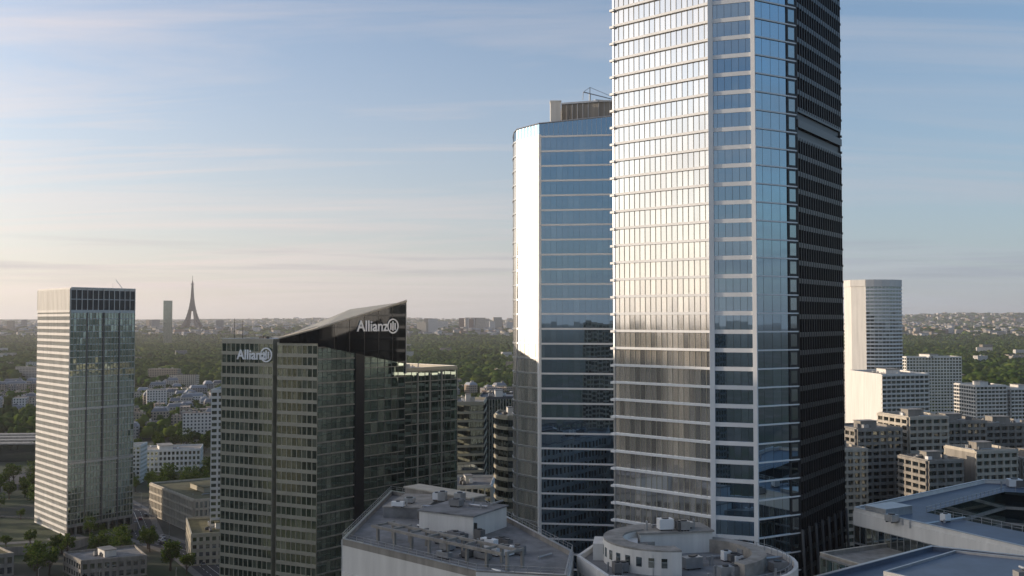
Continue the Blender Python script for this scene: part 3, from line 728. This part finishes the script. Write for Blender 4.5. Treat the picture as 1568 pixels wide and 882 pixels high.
def car(x,y,rot,k):
    mb=MB(); cm='car%d'%k
    prof=[(-2.2,.35),(2.2,.35),(2.25,.75),(1.3,.92),(.6,1.42),(-1.2,1.45),(-2.0,.98),(-2.25,.9)]
    W=.88
    def q(px,pz,yy): return (px,yy*(1 if pz<1 else .82),pz)
    n=len(prof)
    for i in range(n):
        a,b=prof[i],prof[(i+1)%n]; mb.face([q(*a,W),q(*a,-W),q(*b,-W),q(*b,W)][::-1],'gK' if i in(3,5) else cm)
    mb.face([q(*p,-W) for p in prof],cm); mb.face([q(*p,W) for p in prof][::-1],cm)
    for sg in(-1,1): mb.face([(x_,sg*(W*.9+.03),z_) for x_,z_ in((-1.6,.98),(1.0,.98),(.55,1.35),(-1.15,1.37))],'gK')
    for wx in(-1.35,1.35):
        for sg in(-1,1): mb.cyl((wx,sg*.72,.33),(wx,sg*.92,.33),.33,.33,'rubber',12)
    o=mb.build('parked_car' if k%2 else 'car'); o.location=(x,y,.04); o.rotation_euler=(0,0,rot)
for R in (roadA,roadB):
    for a,b in zip(R,R[1:]):
        w,L=wall(a,b)
        for t,o in ((.2,-5.3),(.5,-1.7),(.8,5.3),(.65,1.7)):
            if random.random()<.75: car(a[0]+w[1][0]*L*t+w[2][0]*o,a[1]+w[1][1]*L*t+w[2][1]*o,math.atan2(w[1][1],w[1][0]),random.randint(0,3))
def lamp(x,y,dx,dy):
    mb=MB(); mb.cyl((0,0,0),(0,0,8.5),.11,.07,'metal',6); mb.cyl((0,0,8.5),(dx*1.8,dy*1.8,9),.06,.05,'metal',5); mb.box(dx*2,dy*2,8.95,.8,.3,.15,math.degrees(math.atan2(dy,dx)),'dark'); mb.cyl((0,0,0),(0,0,.5),.2,.2,'dark',6)
    o=mb.build('street_lamp'); o.location=(x,y,.14)
for R in (roadA,roadB):
    for a,b in zip(R,R[1:]):
        w,L=wall(a,b); 
        for t in(.25,.75): lamp(a[0]+w[1][0]*L*t+w[2][0]*8.2,a[1]+w[1][1]*L*t+w[2][1]*8.2,-w[2][0],-w[2][1])
# ------------------------------------------------------------ haze
mb=MB(); mb.hexa([(-24000,-9000,-60),(24000,-9000,-60),(24000,26000,-60),(-24000,26000,-60),(-24000,-9000,420),(24000,-9000,420),(24000,26000,420),(-24000,26000,420)],'white')
o=mb.build('atmospheric_haze'); m,nt,out=newmat('haze'); v=N(nt,'ShaderNodeVolumeScatter'); v.inputs['Density'].default_value=4.2e-5; v.inputs['Color'].default_value=(.98,.95,.95,1); v.inputs['Anisotropy'].default_value=.3
nt.links.new(v.outputs[0],out.inputs['Volume']); o.data.materials.clear(); o.data.materials.append(m)
# ------------------------------------------------------------ sky + sun
EL,AZ=9.5,-80.0
W=bpy.data.worlds.new('World'); SC.world=W; W.use_nodes=True; nt=W.node_tree; nt.nodes.clear(); L=nt.links.new
STR=.14
sky=N(nt,'ShaderNodeTexSky'); sky.sky_type='NISHITA'; sky.sun_disc=False; sky.sun_elevation=math.radians(EL); sky.sun_rotation=math.radians(AZ)
sky.air_density=1.0; sky.dust_density=.8; sky.ozone_density=3.0; sky.altitude=100
tc=N(nt,'ShaderNodeTexCoord'); sp=N(nt,'ShaderNodeSeparateXYZ'); L(tc.outputs['Generated'],sp.inputs[0])
def MT(op,a,b=None,clamp=False):
    n=N(nt,'ShaderNodeMath',operation=op,use_clamp=clamp)
    for i,v in enumerate((a,b)):
        if v is None: continue
        if isinstance(v,(int,float)): n.inputs[i].default_value=v
        else: L(v,n.inputs[i])
    return n.outputs[0]
X,Y,Z=sp.outputs
zc=MT('MAXIMUM',Z,0.0)
gr=N(nt,'ShaderNodeVectorMath',operation='MULTIPLY'); L(sky.outputs[0],gr.inputs[0]); gr.inputs[1].default_value=(1.35,1.5,1.55)
sx,sy=math.sin(math.radians(AZ)),math.cos(math.radians(AZ))
dot=MT('ADD',MT('MULTIPLY',X,sx),MT('MULTIPLY',Y,sy))
d01=MT('ADD',MT('MULTIPLY',dot,.5),.5,True)
hr=N(nt,'ShaderNodeValToRGB'); L(d01,hr.inputs[0]); e=hr.color_ramp.elements
e[0].position=0; e[0].color=(.32,.38,.46,1); e[1].position=1; e[1].color=(1.5,1.3,1.12,1)
for p_,c_ in ((.42,(.46,.49,.56)),(.6,(.66,.60,.60)),(.78,(.88,.74,.69)),(.9,(1.05,.90,.80))): x=e.new(p_); x.color=(*c_,1)
hs=N(nt,'ShaderNodeVectorMath',operation='SCALE'); L(hr.outputs[0],hs.inputs[0]); hs.inputs['Scale'].default_value=1/STR
hf=MT('MULTIPLY',MT('POWER',2.718,MT('MULTIPLY',zc,-4.2)),.88)
m1=N(nt,'ShaderNodeMixRGB'); L(hf,m1.inputs[0]); L(gr.outputs[0],m1.inputs[1]); L(hs.outputs[0],m1.inputs[2])
sd=Vector((math.sin(math.radians(AZ))*math.cos(math.radians(EL)),math.cos(math.radians(AZ))*math.cos(math.radians(EL)),math.sin(math.radians(EL))))
d3=MT('MAXIMUM',MT('ADD',dot,MT('MULTIPLY',Z,sd.z)),0.0)
au=MT('MULTIPLY',MT('POWER',d3,6.0),1.25/STR)
av=N(nt,'ShaderNodeVectorMath',operation='SCALE'); av.inputs[0].default_value=(1,.89,.78); L(au,av.inputs['Scale'])
ma=N(nt,'ShaderNodeVectorMath',operation='ADD'); L(m1.outputs[0],ma.inputs[0]); L(av.outputs[0],ma.inputs[1])
zm=MT('MAXIMUM',MT('ADD',Z,.12),.05)
cb=N(nt,'ShaderNodeCombineXYZ'); L(MT('DIVIDE',X,zm),cb.inputs[0]); L(MT('DIVIDE',Y,zm),cb.inputs[1])
mp=N(nt,'ShaderNodeMapping'); mp.inputs['Rotation'].default_value=(0,0,math.radians(40)); mp.inputs['Scale'].default_value=(.28,1.5,1); L(cb.outputs[0],mp.inputs[0])
nz=N(nt,'ShaderNodeTexNoise'); nz.inputs['Scale'].default_value=1.0; nz.inputs['Detail'].default_value=10; nz.inputs['Roughness'].default_value=.62; nz.inputs['Distortion'].default_value=.7; L(mp.outputs[0],nz.inputs['Vector'])
mr=N(nt,'ShaderNodeMapRange'); L(nz.outputs[0],mr.inputs[0]); mr.inputs[1].default_value=.44; mr.inputs[2].default_value=.7; mr.inputs[3].default_value=0; mr.inputs[4].default_value=.75
cs=N(nt,'ShaderNodeVectorMath',operation='SCALE'); L(hs.outputs[0],cs.inputs[0]); cs.inputs['Scale'].default_value=1.1
mx=N(nt,'ShaderNodeMixRGB'); L(mr.outputs[0],mx.inputs[0]); L(ma.outputs[0],mx.inputs[1]); L(cs.outputs[0],mx.inputs[2])
az=MT('ARCTAN2',X,Y); c2=N(nt,'ShaderNodeCombineXYZ'); L(MT('MULTIPLY',az,3.2),c2.inputs[0]); L(MT('MULTIPLY',Z,75),c2.inputs[1])
n2=N(nt,'ShaderNodeTexNoise'); n2.inputs['Scale'].default_value=1.0; n2.inputs['Detail'].default_value=6; n2.inputs['Roughness'].default_value=.5; L(c2.outputs[0],n2.inputs['Vector'])
r2=N(nt,'ShaderNodeMapRange'); L(n2.outputs[0],r2.inputs[0]); r2.inputs[1].default_value=.50; r2.inputs[2].default_value=.66; r2.inputs[4].default_value=.5
win=MT('POWER',2.718,MT('MULTIPLY',MT('POWER',MT('DIVIDE',MT('SUBTRACT',Z,.055),.022),2.0),-1.0))
f2=MT('MULTIPLY',r2.outputs[0],win)
cd=N(nt,'ShaderNodeVectorMath',operation='MULTIPLY'); L(hs.outputs[0],cd.inputs[0]); cd.inputs[1].default_value=(.56,.60,.70)
mx2=N(nt,'ShaderNodeMixRGB'); L(f2,mx2.inputs[0]); L(mx.outputs[0],mx2.inputs[1]); L(cd.outputs[0],mx2.inputs[2])
bg=N(nt,'ShaderNodeBackground'); bg.inputs[1].default_value=STR; L(mx2.outputs[0],bg.inputs[0]); wo=N(nt,'ShaderNodeOutputWorld'); L(bg.outputs[0],wo.inputs[0])
sl=bpy.data.lights.new('sun','SUN'); sl.energy=4.6; sl.angle=math.radians(.5); sl.color=(1,.80,.60)
so=bpy.data.objects.new('sun',sl); so.rotation_euler=sd.to_track_quat('Z','Y').to_euler(); so.location=(-200,0,300); SC.collection.objects.link(so)
# ------------------------------------------------------------ camera
cam=bpy.data.cameras.new('camera'); cam.sensor_width=36; cam.lens=34.44; cam.clip_start=1; cam.clip_end=90000
co=bpy.data.objects.new('camera',cam); co.location=(0,0,115); co.rotation_euler=(math.radians(90+1.87),0,0); SC.collection.objects.link(co); SC.camera=co
SC.view_settings.view_transform='Standard'; SC.view_settings.look='None'; SC.view_settings.exposure=0
